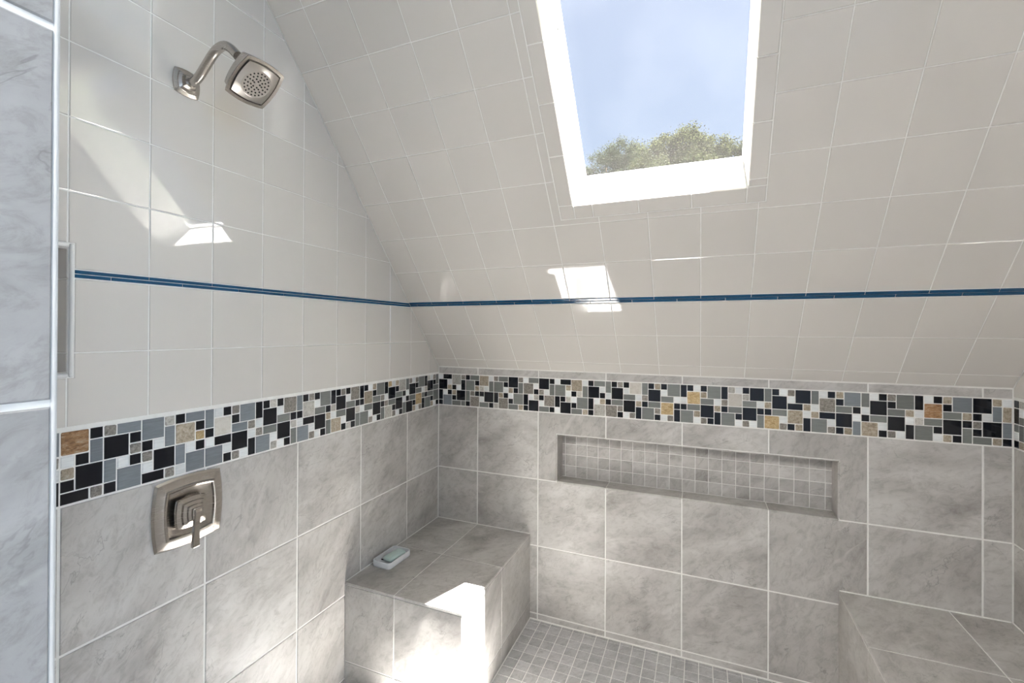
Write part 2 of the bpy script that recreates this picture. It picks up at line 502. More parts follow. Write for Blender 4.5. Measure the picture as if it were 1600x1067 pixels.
# ------------------------------------------------------------------ wall_left
NL = (-1.80, -1.4725, 1.2105, 1.4690)         # recessed niche in the left wall: y0 y1 z0 z1
NL = (-1.735, -1.4685, 1.2105, 1.4690)
def wall_prism(pl, outer, hole, side_clip, depth):
    bm = bmesh.new()
    a0 = min(p[0] for p in outer)-0.001; a1 = max(p[0] for p in outer)+0.001
    if hole:
        regs = [(-1, 0, -hole[0]), (1, 0, 0)]
        parts = []
        parts.append(clip(outer, 1, 0, hole[0]))
        parts.append(clip(outer, -1, 0, -hole[1]))
        mid = clip(clip(outer, -1, 0, -hole[0]), 1, 0, hole[1])
        parts.append(clip(mid, 0, 1, hole[2])); parts.append(clip(mid, 0, -1, -hole[3]))
    else: parts = [outer]
    for p in parts:
        if len(p) >= 3: prism(bm, pl, p, -depth, -GD)
    return bm

outer = under_slope_y([(YF-0.0, -0.05), (0.0, -0.05), (0.0, ZC), (YF, ZC)])
wl_ = link('wall_left', bm_mesh(wall_prism(PL, outer, NL, None, TW)), MT['grout'])
tag(wl_, 'tiled shower wall with white tiles over grey stone and a mosaic band', 'wall', 'structure')

# grey stone tiles of the left wall
zrows = [(0.0, 0.0268), (0.0268, H2), (H2, H1), (H1, ZM)]
ycols = [YF] + [YG0+G*k for k in range(-2, 4) if YG0+G*k > YF] + [0.0]
def stone_field(pl, cols, rows, parent, hole=None, skip=None):
    for i in range(len(cols)-1):
        for z0, z1 in rows:
            if skip and skip(cols[i], cols[i+1], z0, z1): continue
            polys = rect_minus(cols[i], cols[i+1], z0, z1, hole) if hole else None
            if polys is None or (len(polys) == 1 and len(polys[0]) == 4 and not hole):
                tile_rect(pl, cols[i], cols[i+1], z0, z1, MT['stone'], parent, 'stone_tile', 0.0052, 0, 0.0013, 0.006, JIT*0.5)
            else:
                for p in polys: tile_poly(pl, p, MT['stone'], parent, 'stone_tile', 0.0052, 0, 0.0013, 0.006, JIT*0.3)
stone_field(PL, ycols, zrows, wl_)

# white glazed tiles of the left wall
AW = 0.15387; YL0 = -1.47039
zw = [ZMT+0.0065, 1.51-F0, 1.4065, None, 1.4255, 1.84435-F0, 1.99804-F0, 2.1538-F0, 2.3084-F0, 2.2045, 2.359, ZC]
wcols = [YF] + [YL0+AW*k for k in range(-2, 10) if YL0+AW*k > YF+0.005] + [0.0]
def white_field(pl, cols, zs, parent, clipf, hole=None):
    for i in range(len(cols)-1):
        for k in range(len(zs)-1):
            if zs[k] is None or zs[k+1] is None: continue
            for p in (rect_minus(cols[i], cols[i+1], zs[k], zs[k+1], hole) if hole else [[(cols[i], zs[k]), (cols[i+1], zs[k]), (cols[i+1], zs[k+1]), (cols[i], zs[k+1])]]):
                if len(p) > 4:
                    tile_poly(pl, p, MT['white'], parent, 'ceramic_tile', 0.0030, 0, 0.0010, 0.006, JIT); continue
                q = clipf(p)
                if len(q) < 3: continue
                if len(q) == 4 and abs(abs(area(q))-abs(area(p))) < 1e-9:
                    tile_rect(pl, p[0][0], p[1][0], p[0][1], p[2][1], MT['white'], parent, 'ceramic_tile', 0.0030, 0, 0.0010, 0.006, JIT)
                else:
                    tile_poly(pl, q, MT['white'], parent, 'ceramic_tile', 0.0030, 0, 0.0010, 0.006, JIT*0.4)
NLH = (NL[0]-0.0095, NL[1]+0.0095, NL[2]-0.0095, NL[3]+0.0095)
white_field(PL, wcols, zw, wl_, under_slope_y, NLH)

# blue liner strip: two rows of pencil tiles in running bond
def liner(pl, a_lo, a_hi, b0, b1, joint0, pitch, parent, clipf=None):
    hb = (b1-b0)/2
    for r in range(2):
        off = joint0 + (0.5*pitch if r == 0 else 0.0)
        k0 = math.floor((a_lo-off)/pitch)
        a = off+k0*pitch
        while a < a_hi-1e-6:
            s, e = max(a, a_lo), min(a+pitch, a_hi)
            lo = b0+r*hb
            poly = [(s, lo), (e, lo), (e, lo+hb), (s, lo+hb)]
            if clipf: poly = clipf(poly)
            if len(poly) >= 3 and e-s > 0.006:
                tile_poly(pl, poly, MT['blue'], parent, 'liner_tile', 0.0016, 0.0008, 0.0009, 0.006, JIT*1.3)
            a += pitch
liner(PL, NLH[1], 0.0, 1.4075, 1.4250, YL0, AW, wl_, under_slope_y)
liner(PL, YF, NLH[0], 1.4075, 1.4250, YL0, AW, wl_)

# the niche of the left wall: inner faces and white edge trim
nd = 0.095
nb = bmesh.new()
box(nb, -nd-0.02, -nd, NL[0]-0.004, NL[1]+0.004, NL[2]-0.004, NL[3]+0.004)
niche = link('niche_back', bm_mesh(nb), MT['grout'], wl_)
pn = Plane((0, NL[1]-0.0025, 0), (-1, 0, 0), (0, 0, 1))      # far cheek, facing -y
assert pn.n.y < 0 or True
if pn.n.y > 0: pn = Plane((0, NL[1]-0.0025, 0), (1, 0, 0), (0, 0, 1))
aa = (0.0, nd) if pn.u.x < 0 else (-nd, 0.0)
for z0, z1 in ((NL[2], 1.2515), (1.2515, 1.4055), (1.4055, NL[3])):
    tile_rect(pn, aa[0], aa[1], z0, z1, MT['white'], wl_, 'niche_tile', 0.003, 0, 0.0012, 0.002)
pn2 = Plane((0, NL[0]+0.0025, 0), (0-1, 0, 0), (0, 0, 1))
if pn2.n.y < 0: pn2 = Plane((0, NL[0]+0.0025, 0), (1, 0, 0), (0, 0, 1))
aa2 = (0.0, nd) if pn2.u.x < 0 else (-nd, 0.0)
for z0, z1 in ((NL[2], 1.2515), (1.2515, 1.4055), (1.4055, NL[3])):
    tile_rect(pn2, aa2[0], aa2[1], z0, z1, MT['white'], wl_, 'niche_tile', 0.003, 0, 0.0012, 0.002)
pnb = Plane((-nd+0.003, 0, 0), (0, 1, 0), (0, 0, 1))
for y0, y1 in ((NL[0], YL0-AW), (YL0-AW, NL[1])):
    for z0, z1 in ((NL[2], 1.2515), (1.2515, 1.4055), (1.4055, NL[3])):
        tile_rect(pnb, y0, y1, z0, z1, MT['white'], wl_, 'niche_tile', 0.003, 0, 0.0012, 0.002)
pns = Plane((0, 0, NL[2]+0.003), (1, 0, 0), (0, 1, 0))
pnt = Plane((0, 0, NL[3]-0.003), (1, 0, 0), (0, -1, 0))
for y0, y1 in ((NL[0], YL0-AW), (YL0-AW, NL[1])):
    tile_rect(pns, -nd, 0.0, y0, y1, MT['white'], wl_, 'niche_tile', 0.003, 0, 0.0012, 0.002)
    tile_rect(pnt, -nd, 0.0, -y1, -y0, MT['white'], wl_, 'niche_tile', 0.003, 0, 0.0012, 0.002)
for (y0, y1, z0, z1) in ((NL[1], NLH[1], NLH[2]-0.0, NLH[3]), (NLH[0], NL[0], NLH[2], NLH[3]), (NL[0], NL[1], NL[3], NLH[3]), (NL[0], NL[1], NLH[2], NL[2])):
    o = box_obj('edge_trim', (-0.006, 0.0055, y0+0.0006, y1-0.0006, z0+0.0006, z1-0.0006), MT['shaft'], wl_, 0.0038, 3)

# ------------------------------------------------------------------ mosaic border
LEFT_MOSAIC = """R2 W T K K- | K K2 | K B| S | S K2 B| K | B- W B2 | K S K
| B2 K S W K- | W K2 | L B| S | K T2 B| W | B- W B2 | K Y K
| B| K W B2 | W C2 K- | K W K | S K B- K2 S | B2 W | S W K|
| K| W S B2 | K K2 G- | L W L | K W G- K2 W | S2 K | K L G|
| B| K W B2 | K L2 K- | S W S | K W G- K2 W | G2 K | K T G|
| K| L W T2 | K K2 G- | S W K | K W G- K2 L | S2 K | K L G|
| K| K W G2 | K T2 G- | W W S | T K G- K2 W | G2 K | S K G|
| K| W S L2 | Y K2 G- | W K S | T K G- K2 W | L2 K | K W G|
| G| W K K2 | S K2 G- | W K T | S K G- Y2 W | G2 S | W G K|
| K| L K G2 | L K2 G- | W K T | S K G- G2 W | G| K"""
BACK_MOSAIC = """W K2 K| K | K- W B2 | W T K | L2 K T K G- | W K2 | S K| G
| K G2 G| K | G- S S2 | K T K | T2 L K W G- | W K2 | W G| K
| S G2 K| L | G- T S2 | K W K | K2 T W K G- | K G2 | S G| T
| W S2 K| K | G- W K2 | W K L
| K2 S K W G- | W S2 | K G| K | W G2 K| W | K- K K2 | T W L
| T2 K W K G- | L G2 | W G| T | K K2 K| K | G- W L2 | W K T
| G| W K S2 | K K2 G- | S S K | K W G- K2 W | C2 S | W T K|
| G| S K G2 | K K2 G- | T S K | K W G- Y2 W | G2 S | W K K|
| K| W K G2 | K Y2 G- | W T W | K T G- K2 S | G2 K | W T K|
| K| S K G2 | L C2 G- | W K W | K L G- K2 S | K2 W | W K G|
| G| T K Y2 | K K2 G- | W W S | S W K- T2 K | K2 T | T W K|
| G| W T G2 | W S2 K- | K W S | T K G- K2 K | B2 T | K W B|
| G| W K T2 | W K2 G- | K W K | S K G- K2 S | G2 W | T W K|
| K| W L G2 | W R2 G- | K K W | T K G- K2 T | B2 K | T K G|
| K2 K S K G- | W K2 | T B| T | W T| B| K"""
def parse_mosaic(txt, rows=6):
    occ = {}; pieces = []; col = 0
    cols = [c.split() for c in txt.replace('\n', ' ').split(' | ')]
    for ci, toks in enumerate(cols):
        for t in toks:
            r = 0
            while r < rows and occ.get((ci, r)): r += 1
            if r >= rows: continue
            code = t[0]; w = h = 1
            if t.endswith('2'): w = h = 2
            elif t.endswith('-'): w = 2
            elif t.endswith('|'): h = 2
            while h > 1 and occ.get((ci, r+1)): h = 1
            if r+h > rows: h = rows-r
            for i in range(w):
                for j in range(h): occ[(ci+i, r+j)] = True
            pieces.append((ci, r, w, h, code))
    n = len(cols)
    for ci in range(n):
        for r in range(rows):
            if not occ.get((ci, r)):
                print('MOSAIC HOLE', ci, r); pieces.append((ci, r, 1, 1, random.choice('KGW')))
    return pieces, n

def knots(kn, c):
    for (c0, x0), (c1, x1) in zip(kn, kn[1:]):
        if c <= c1+1e-9: return x0+(x1-x0)*(c-c0)/(c1-c0)
    return kn[-1][1]

def mosaic(pl, pieces, kn, parent, n, a_lo, a_hi):
    bm = bmesh.new()
    prism(bm, pl, [(a_lo, ZM+0.001), (a_hi, ZM+0.001), (a_hi, ZMT), (a_lo, ZMT)], -0.004, -GD+0.0006)
    bed = link('mosaic_border', bm_mesh(bm), MT['grout'], parent)
    hh = (ZMT-ZM-0.002)/6.0
    for ci, r, w, h, code in pieces:
        s = knots(kn, ci); e = min(knots(kn, ci+w), a_hi)
        s = max(s, a_lo)
        if w == 2: e = min(e, a_hi)
        z1 = ZMT-0.001-hh*r; z0 = z1-hh*h
        if e-s < 0.007: continue
        glass = code in 'KGBW'
        gap = 0.0023 if glass else 0.0030
        nm = 'glass_chip' if glass else 'stone_chip'
        if glass or w*h > 1:
            if glass:
                tile_rect(pl, s, e, z0, z1, MT[code], bed, nm, gap, 0.0004, 0.0015, 0.003, JIT*1.2)
            else:
                poly = [(s, z0), (e, z0), (e, z1), (s, z1)]
                tile_poly(pl, rough_rect(s, e, z0, z1), MT[code], bed, nm, gap, 0.0004, 0.0014, 0.003, JIT*3)
        else:
            tile_poly(pl, rough_rect(s, e, z0, z1), MT[code], bed, nm, gap, 0.0004, 0.0014, 0.003, JIT*3)
    return bed

def rough_rect(s, e, z0, z1):
    """slightly irregular tumbled outline with clipped corners"""
    c = 0.0028; j = lambda: random.uniform(-0.0007, 0.0007)
    return [(s+c, z0+j()), (e-c, z0+j()), (e+j(), z0+c), (e+j(), z1-c), (e-c, z1+j()), (s+c, z1+j()), (s+j(), z1-c), (s+j(), z0+c)]

pcs, n = parse_mosaic(LEFT_MOSAIC)
u_l = 1.4785/59
# continue the band behind the jamb with more pieces of the same kinds
extra = []
for (ci, r, w, h, code) in pcs:
    if ci >= 6 and ci+w <= 18: extra.append((ci-18, r, w, h, code))
mosaic(PL, pcs + extra, [(-14, -1.4805-14*u_l), (59, -0.0015)], wl_, n, YF, 0.0)

# ------------------------------------------------------------------ wall_back
NB = (0.607, 1.653, H1, 1.103-F0)      # back niche
ND = 0.085
bm = wall_prism(PB, [(-TW, -0.05), (W+TW, -0.05), (W+TW, ZS), (-TW, ZS)], NB, None, 0.22)
wb_ = link('wall_back', bm_mesh(bm), MT['grout'])
tag(wb_, 'grey stone knee wall with long recessed niche under the mosaic band', 'wall', 'structure')
xcols = [0.0] + [XG0+G*k for k in range(0, 7)] + [W]
stone_field(PB, xcols, [(0.0, 0.0268), (0.0268, H2), (H2, H1)], wb_)
stone_field(PB, xcols, [(H1, ZM)], wb_, NB)
for i in range(len(xcols)-1):
    tile_rect(PB, xcols[i], xcols[i+1], ZMT, ZS-0.001, MT['stone'], wb_, 'stone_tile', 0.0045, 0, 0.0012, 0.006)
pcs, n = parse_mosaic(BACK_MOSAIC)
mosaic(PB, pcs, [(0, 0.0005), (21, 0.5225), (45, 1.122), (57, 1.418), (69, 1.717), (80.85, 2.0105), (81, 2.0155), (85, W-0.002)], wb_, n, 0.0, W)

# niche in the back wall
bm = bmesh.new(); box(bm, NB[0]-0.01, NB[1]+0.01, ND, ND+0.02, NB[2]-0.01, NB[3]+0.01)
nbk = link('niche_back', bm_mesh(bm), MT['grout'], wb_)
pnk = Plane((0, ND-0.0015, 0), (1, 0, 0), (0, 0, 1))
ncol = [NB[0]+0.0015, 0.6245] + [0.6245+0.0502*k for k in range(1, 21)] + [NB[1]-0.0015]
ncol = [c for i, c in enumerate(ncol) if i == 0 or c-ncol[i-1] > 0.001]
nrow = [NB[2]+0.004, 0.9462-F0, 0.9962-F0, 1.0446-F0, NB[3]-0.001]
for i in range(len(ncol)-1):
    for k in range(len(nrow)-1):
        tile_rect(pnk, ncol[i], ncol[i+1], nrow[k], nrow[k+1], MT['stone'], nbk, 'niche_tile', 0.0026, 0, 0.0009, 0.004, JIT)
psill = Plane((0, 0, NB[2]+0.004), (1, 0, 0), (0, 1, 0))
scol = [NB[0], 0.8246, 1.1287, 1.4329, NB[1]]
for i in range(4):
    tile_rect(psill, scol[i], scol[i+1], -0.002, ND, MT['stone'], wb_, 'sill_tile', 0.004, 0, 0.0012, 0.008)
ptop = Plane((0, 0, NB[3]-0.004), (1, 0, 0), (0, -1, 0))
for i in range(4):
    tile_rect(ptop, scol[i], scol[i+1], -ND, 0.0, MT['stone'], wb_, 'niche_head_tile', 0.004, 0, 0.0012, 0.008)
pcl = Plane((NB[0]+0.004, 0, 0), (0, 1, 0), (0, 0, 1))
tile_rect(pcl, 0.0, ND, NB[2]+0.004, NB[3]-0.004, MT['stone'], wb_, 'niche_cheek_tile', 0.003, 0, 0.0012, 0.008)
pcr = Plane((NB[1]-0.004, 0, 0), (0, -1, 0), (0, 0, 1))
tile_rect(pcr, -ND, 0.0, NB[2]+0.004, NB[3]-0.004, MT['stone'], wb_, 'niche_cheek_tile', 0.003, 0, 0.0012, 0.008)

# ------------------------------------------------------------------ wall_right
outer = under_slope_my([(0.0, -0.05), (-YF, -0.05), (-YF, ZC), (0.0, ZC)])
wr_ = link('wall_right', bm_mesh(wall_prism(PR, outer, None, None, TW)), MT['grout'])
tag(wr_, 'tiled shower wall at the long stone bench, white tiles above mosaic', 'wall', 'structure')
rcols = [0.0] + [0.19+G*k for k in range(0, 6) if 0.19+G*k < -YF-0.02] + [-YF]
stone_field(PR, rcols, zrows, wr_)
rw = [0.0] + [0.115+AW*k for k in range(0, 12) if 0.115+AW*k < -YF-0.01] + [-YF]
white_field(PR, rw, zw, wr_, under_slope_my)
liner(PR, 0.0, -YF, 1.4075, 1.4250, 0.115, AW, wr_, under_slope_my)
RIGHT_START = "K K| G W K | L G2 G- K2"
pr_ = []
for (ci, r, w, h, code) in pcs:
    if ci >= 33: pr_.append((ci-33+2, r, w, h, code))
start = [(0, 0, 1, 1, 'K'), (0, 1, 1, 2, 'K'), (0, 3, 1, 1, 'G'), (0, 4, 1, 1, 'W'), (0, 5, 1, 1, 'K'),
         (1, 0, 1, 1, 'L'), (1, 1, 1, 1, 'W'), (1, 2, 1, 1, 'G'), (1, 3, 1, 2, 'G'), (1, 5, 1, 1, 'T')]
pr_ = [p for p in pr_ if p[0] < 70]
mosaic(PR, start + pr_, [(0, 0.002), (72, 0.002+72*0.0249)], wr_, 70, 0.0, -YF)

# ------------------------------------------------------------------ wall_front with the entry jamb
bm = bmesh.new()
box(bm, -1.2, XJ-GD, YF-0.13, YF-GD, -0.05, ZC)
wf_ = link('wall_front', bm_mesh(bm), MT['grout'])
tag(wf_, 'stone-tiled entry jamb of the shower beside the white tiles', 'wall', 'structure')
bm = bmesh.new()
box(bm, W, 3.2, YF-0.13, YF-GD, -0.05, ZC)
wf2 = link('wall_front', bm_mesh(bm), MT['grout'])
tag(wf2, 'wall edge beside the open front of the long bench', 'wall', 'structure')
jz = [0.0, 0.022, 0.327, 0.6315, 0.936, 1.2405, 1.545, 1.8495, 2.154, ZC]
pj = Plane((XJ, YF, 0), (0, 1, 0), (0, 0, 1))
pj2 = Plane((W, YF, 0), (0, -1, 0), (0, 0, 1))
for k in range(len(jz)-1):
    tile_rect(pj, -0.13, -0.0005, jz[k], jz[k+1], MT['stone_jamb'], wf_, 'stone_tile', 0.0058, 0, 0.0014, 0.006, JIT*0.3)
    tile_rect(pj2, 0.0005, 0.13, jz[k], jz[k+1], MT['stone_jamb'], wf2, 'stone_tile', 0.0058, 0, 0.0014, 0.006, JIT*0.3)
box_obj('edge_trim', (XJ-0.006, XJ-0.0002, YF-0.0034, YF+0.0012, 0.0, ZC), MT['caulk'], wf_, 0.0018, 2)  # white grout edge, drawn in the darkened grout colour
pfi = Plane((0, YF, 0), (-1, 0, 0), (0, 0, 1))
for x0, x1, pp in ((0.0, XJ, wf_),):
    xs = [x0 + (x1-x0)*k/(2 if x1-x0 > 0.6 else 1) for k in range((2 if x1-x0 > 0.6 else 1)+1)]
    for i in range(len(xs)-1):
        for k in range(len(jz)-1):
            tile_rect(pfi, -xs[i+1], -xs[i], jz[k], jz[k+1], MT['stone'], pp, 'stone_tile', 0.0052, 0, 0.0013, 0.006)

# ------------------------------------------------------------------ ceiling: tiled slope with the skylight
bm = wall_prism(PS, [(-TW, -0.16), (W+TW, -0.16), (W+TW, TC_+0.25), (-TW, TC_+0.25)], (SK[0]-0.005, SK[1]+0.005, SK[2]-0.005, SK[3]+0.005), None, SKD)
cs_ = link('ceiling', bm_mesh(bm), MT['grout'])
tag(cs_, 'sloped white-tiled ceiling around the skylight', 'ceiling', 'structure')
AR = 0.15592; T0 = 1.48834
tr = [0.001, 0.05481, 0.21124, 0.3715, None, 0.3985] + [T0-AR*k for k in range(6, -1, -1)] + [T0+AR, TC_]
sc = [0.0] + [-0.03938+0.1545*j for j in range(1, 14)] + [W]
SB = (0.7615, 1.3685, 0.7285, SK[3]+0.05)     # outer edge of the skylight border tiles
for i in range(len(sc)-1):
    for k in range(len(tr)-1):
        if tr[k] is None or tr[k+1] is None: continue
        polys = rect_minus(sc[i], sc[i+1], tr[k], tr[k+1], SB)
        full = len(polys) == 1 and len(polys[0]) == 4
        for p in polys:
            if len(p) == 4:
                tile_rect(PS, p[0][0], p[1][0], p[0][1], p[2][1], MT['white'], cs_, 'ceramic_tile', 0.0030, 0, 0.0010, 0.006, JIT)
            else:
                tile_poly(PS, p, MT['white'], cs_, 'ceramic_tile', 0.0030, 0, 0.0010, 0.006, JIT)
liner(PS, 0.0, W, 0.3735, 0.3970, sc[1], 0.1545, cs_)

# skylight border tiles
tj = [SK[2], 0.944, 1.0985, 1.253, 1.4075, SK[3]]
tjr = [SK[2], 0.800, 0.955, 1.110, 1.265, 1.42, SK[3]]
for k in range(len(tj)-1):
    tile_rect(PS, SB[0], SK[0], tj[k], tj[k+1], MT['white'], cs_, 'border_tile', 0.0024, 0.0004, 0.0022, 0.006, JIT)
for k in range(len(tjr)-1):
    tile_rect(PS, SK[1], SB[1], tjr[k], tjr[k+1], MT['white'], cs_, 'border_tile', 0.0024, 0.0004, 0.0022, 0.006, JIT)
xj = [SB[0], SK[0], 0.872, 1.0165, 1.171, SK[1], SB[1]]
for k in range(len(xj)-1):
    tile_rect(PS, xj[k], xj[k+1], SB[2], SK[2], MT['white'], cs_, 'border_tile', 0.0024, 0.0004, 0.0022, 0.006, JIT)
    tile_rect(PS, xj[k], xj[k+1], SK[3], SB[3], MT['white'], cs_, 'border_tile', 0.0024, 0.0004, 0.0022, 0.006, JIT)

# window_1: the skylight with its tiled light shaft
OUT = -PS.n                                     # outward normal of the roof
w1 = empty('window_1', PS.at((SK[0]+SK[1])/2, (SK[2]+SK[3])/2))
tag(w1, 'fixed skylight in the sloped ceiling with a white tiled shaft', 'window', 'structure')
w1inv = Matrix.Translation(-Vector(w1.location))
def under_w1(o):
    if o is not None: o.matrix_parent_inverse = w1inv
    return o
pl_l = Plane(PS.at(SK[0], 0), OUT, PS.v)        # left cheek faces +x
pl_r = Plane(PS.at(SK[1], 0), OUT, PS.v)
def cheek(o, u, v, want):
    p = Plane(o, u, v)
    if p.n.dot(Vector(want)) < 0: p = Plane(o, -Vector(u), v); p.flip = True
    else: p.flip = False
    return p
CL = cheek(PS.at(SK[0], 0), OUT, PS.v, (1, 0, 0))
CR = cheek(PS.at(SK[1], 0), OUT, PS.v, (-1, 0, 0))
def cheek_tile(p, d0, d1, b0, b1, name='shaft_tile'):
    a0, a1 = (-d1, -d0) if p.flip else (d0, d1)
    return under_w1(tile_rect(p, a0, a1, b0, b1, MT['shaft'], w1, name, 0.0024, 0, 0.0014, 0.0045, JIT))
for k in range(len(tj)-1): cheek_tile(CL, 0.0035, SKD, tj[k], tj[k+1])
for k in range(len(tjr)-1): cheek_tile(CR, 0.0035, SKD, tjr[k], tjr[k+1])
CB = cheek(PS.at(0, SK[2]), OUT, PS.u, PS.v)
CT_ = cheek(PS.at(0, SK[3]), OUT, PS.u, -PS.v)
for k in range(1, len(xj)-2):
    cheek_tile(CB, 0.0035, SKD, xj[k], xj[k+1]); cheek_tile(CT_, 0.0035, SKD, xj[k], xj[k+1])
# frame and pane above the shaft
def slope_bars(name, rects, h0, h1, mat):
    bm = bmesh.new()
    for (a0, a1, b0, b1) in rects: prism(bm, PS, [(a0, b0), (a1, b0), (a1, b1), (a0, b1)], -h1, -h0)
    return under_w1(link(name, bm_mesh(bm), mat, w1))
fi = 0.009
fx0, fx1, ft0, ft1 = SK[0]+fi, SK[1]-fi*0.4, SK[2]+fi, SK[3]-fi
ox0, ox1, ot0, ot1 = SK[0]-0.06, SK[1]+0.06, SK[2]-0.06, SK[3]+0.06
slope_bars('frame', [(ox0, fx0, ot0, ot1), (fx1, ox1, ot0, ot1), (fx0, fx1, ot0, ft0), (fx0, fx1, ft1, ot1)], SKD, SKD+0.0265, MT['frame'])
bm = bmesh.new(); prism(bm, PS, [(fx0-0.01, ft0-0.01), (fx1+0.01, ft0-0.01), (fx1+0.01, ft1+0.01), (fx0-0.01, ft1+0.01)], -(SKD+0.026), -(SKD+0.020))
pane = under_w1(link('pane', bm_mesh(bm), MT['pane'], w1))

# flat ceiling of the shower and bathroom
yk = -TC_*CT
bm = bmesh.new(); box(bm, -1.32, 3.32, -4.62, yk+0.02, ZC, ZC+0.12)
cf = link('ceiling_flat', bm_mesh(bm), MT['paint'])
tag(cf, 'flat painted ceiling over the bathroom', 'ceiling', 'structure')

# ------------------------------------------------------------------ floor
BX, BY = 0.486, -0.655          # left bench front corner
RBX = 1.651                     # left face of the right bench
BZ = 0.6405-F0
bm = bmesh.new(); box(bm, -TW, W+TW, YF-0.13, 0.1, -0.08, -GD)
fl = link('floor', bm_mesh(bm), MT['grout'])
tag(fl, 'shower floor of small square grey stone tiles', 'floor', 'structure')
fp = 0.0504
fx = [BX+0.001+fp*k for k in range(0, 24)]; fx = [x for x in fx if x < RBX-0.01] + [RBX]
fy = [-0.004] + [-0.0215-fp*k for k in range(0, 36)]
fy = [y for y in fy if y > YF-0.12]
rest = []; nflo = 0
for k in range(len(fy)-1):
    for i in range(len(fx)-1):
        if nflo < 300:
            tile_rect(PF, fx[i], fx[i+1], fy[k+1], fy[k], MT['stone_floor'], fl, 'floor_tile', 0.0028, 0, 0.0009, 0.004, JIT); nflo += 1
        else: rest.append((fx[i], fx[i+1], fy[k+1], fy[k]))
# the strip in front of the left bench
yb = BY
xk = [BX+0.001-fp*k for k in range(0, 11)][::-1]; xk = [x for x in xk if x > 0.01]; xk = [0.0]+xk
for k in range(len(fy)-1):
    if fy[k] > BY: continue
    for i in range(len(xk)-1): rest.append((xk[i], xk[i+1], fy[k+1], fy[k]))
bm = bmesh.new()
for (a0, a1, b0, b1) in rest:
    g = 0.0014; c = 0.0009
    a0 += g; a1 -= g; b0 += g; b1 -= g
    lo = [bm.verts.new((x, y, -0.004)) for x, y in ((a0, b0), (a1, b0), (a1, b1), (a0, b1))]
    mi = [bm.verts.new((x, y, -c)) for x, y in ((a0, b0), (a1, b0), (a1, b1), (a0, b1))]
    tp = [bm.verts.new((x, y, 0)) for x, y in ((a0+c, b0+c), (a1-c, b0+c), (a1-c, b1-c), (a0+c, b1-c))]
    bm.faces.new(tp)
    for i in range(4):
        j = (i+1) % 4
        bm.faces.new((lo[i], lo[j], mi[j], mi[i])); bm.faces.new((mi[i], mi[j], tp[j], tp[i]))
ft_ = link('floor_tiles', bm_mesh(bm), MT['stone_floor'], fl)
tag(ft_, None, None, 'stuff')

# ------------------------------------------------------------------ benches
def bench_tiles(b, x0, x1, y0, y1, ztop, xc, yc, faces):
    """top, front and side tiles of a bench; b = parent empty at (x0, y1, 0)"""
    inv = Matrix.Translation(-Vector(b.location))
    def fix(o):
        if o is not None: o.matrix_parent_inverse = inv
    th = 0.009
    bm = bmesh.new(); box(bm, x0+0.0015 if x0 > 0.01 else x0, x1-0.0015 if x1 < W-0.01 else x1, y0+0.0015, y1, 0.0005, ztop-GD)
    fix(link('core', bm_mesh(bm), MT['grout'], b))
    pt = Plane((0, 0, ztop), (1, 0, 0), (0, 1, 0))
    for i in range(len(xc)-1):
        for k in range(len(yc)-1):
            e = 0.0004; ef = 0.0022
            xa = xc[i] - (e if i == 0 and 'left' in faces else 0); xb = xc[i+1] + (e if i == len(xc)-2 and 'right' in faces else 0)
            ya = yc[k] - (ef if k == 0 and 'front' in faces else 0)
            fix(tile_rect(pt, xa, xb, ya, yc[k+1], MT['stone'], b, 'top_tile', 0.0034, 0, 0.0011, th))
    rows = [(0.002, 0.0935), (0.0935, ztop-th-0.0005)]
    if 'front' in faces:
        pf = Plane((0, y0, 0), (1, 0, 0), (0, 0, 1))
        for i in range(len(xc)-1):
            for z0, z1 in rows:
                fix(tile_rect(pf, xc[i], xc[i+1], z0, z1, MT['stone'], b, 'front_tile', 0.0034, 0, 0.0012, 0.004))
    if 'right' in faces:
        pr = Plane((x1, 0, 0), (0, 1, 0), (0, 0, 1))
        for k in range(len(yc)-1):
            for z0, z1 in ((0.002, 0.072), (0.072, ztop-th-0.0005)):
                fix(tile_rect(pr, yc[k], yc[k+1], z0, z1, MT['stone'], b, 'side_tile', 0.0034, 0, 0.0012, 0.004))
    if 'left' in faces:
        pr = Plane((x0, 0, 0), (0, -1, 0), (0, 0, 1))
        for k in range(len(yc)-1):
            for z0, z1 in ((0.002, 0.072), (0.072, ztop-th-0.0005)):
                fix(tile_rect(pr, -yc[k+1], -yc[k], z0, z1, MT['stone'], b, 'side_tile', 0.0034, 0, 0.0012, 0.004))

def caulk(b, boxes):
    inv = Matrix.Translation(-Vector(b.location))
    for d in boxes:
        o = box_obj('caulk_line', d, MT['grout'], b, 0.0012, 1); o.matrix_parent_inverse = inv
b1 = empty('tiled_bench', (0.245, -0.33, 0))
tag(b1, 'short grey stone-tiled corner bench carrying the soap dish', 'bench')
bench_tiles(b1, 0.001, BX, BY, -0.001, BZ, [0.001, 0.2175, BX], [BY, -0.328, -0.001], ('front', 'right'))
b2 = empty('tiled_bench', (1.88, -0.9, 0))
tag(b2, 'long grey stone-tiled bench with nothing on it', 'bench')
bench_tiles(b2, RBX, W-0.001, YF+0.001, -0.001, BZ, [RBX, 1.9565, W-0.001], [YF+0.001, -1.538, -1.234, -0.93, -0.626, -0.322, -0.001], ('left',))

caulk(b1, [(0.002, BX-0.003, -0.0042, -0.0002, BZ-0.001, BZ+0.0024), (0.0002, 0.0042, BY+0.004, -0.005, BZ-0.001, BZ+0.0024)])
caulk(b2, [(RBX+0.003, W-0.006, -0.0052, -0.0002, BZ-0.001, BZ+0.0032), (W-0.0060, W-0.0012, YF+0.005, -0.006, BZ-0.001, BZ+0.0032)])

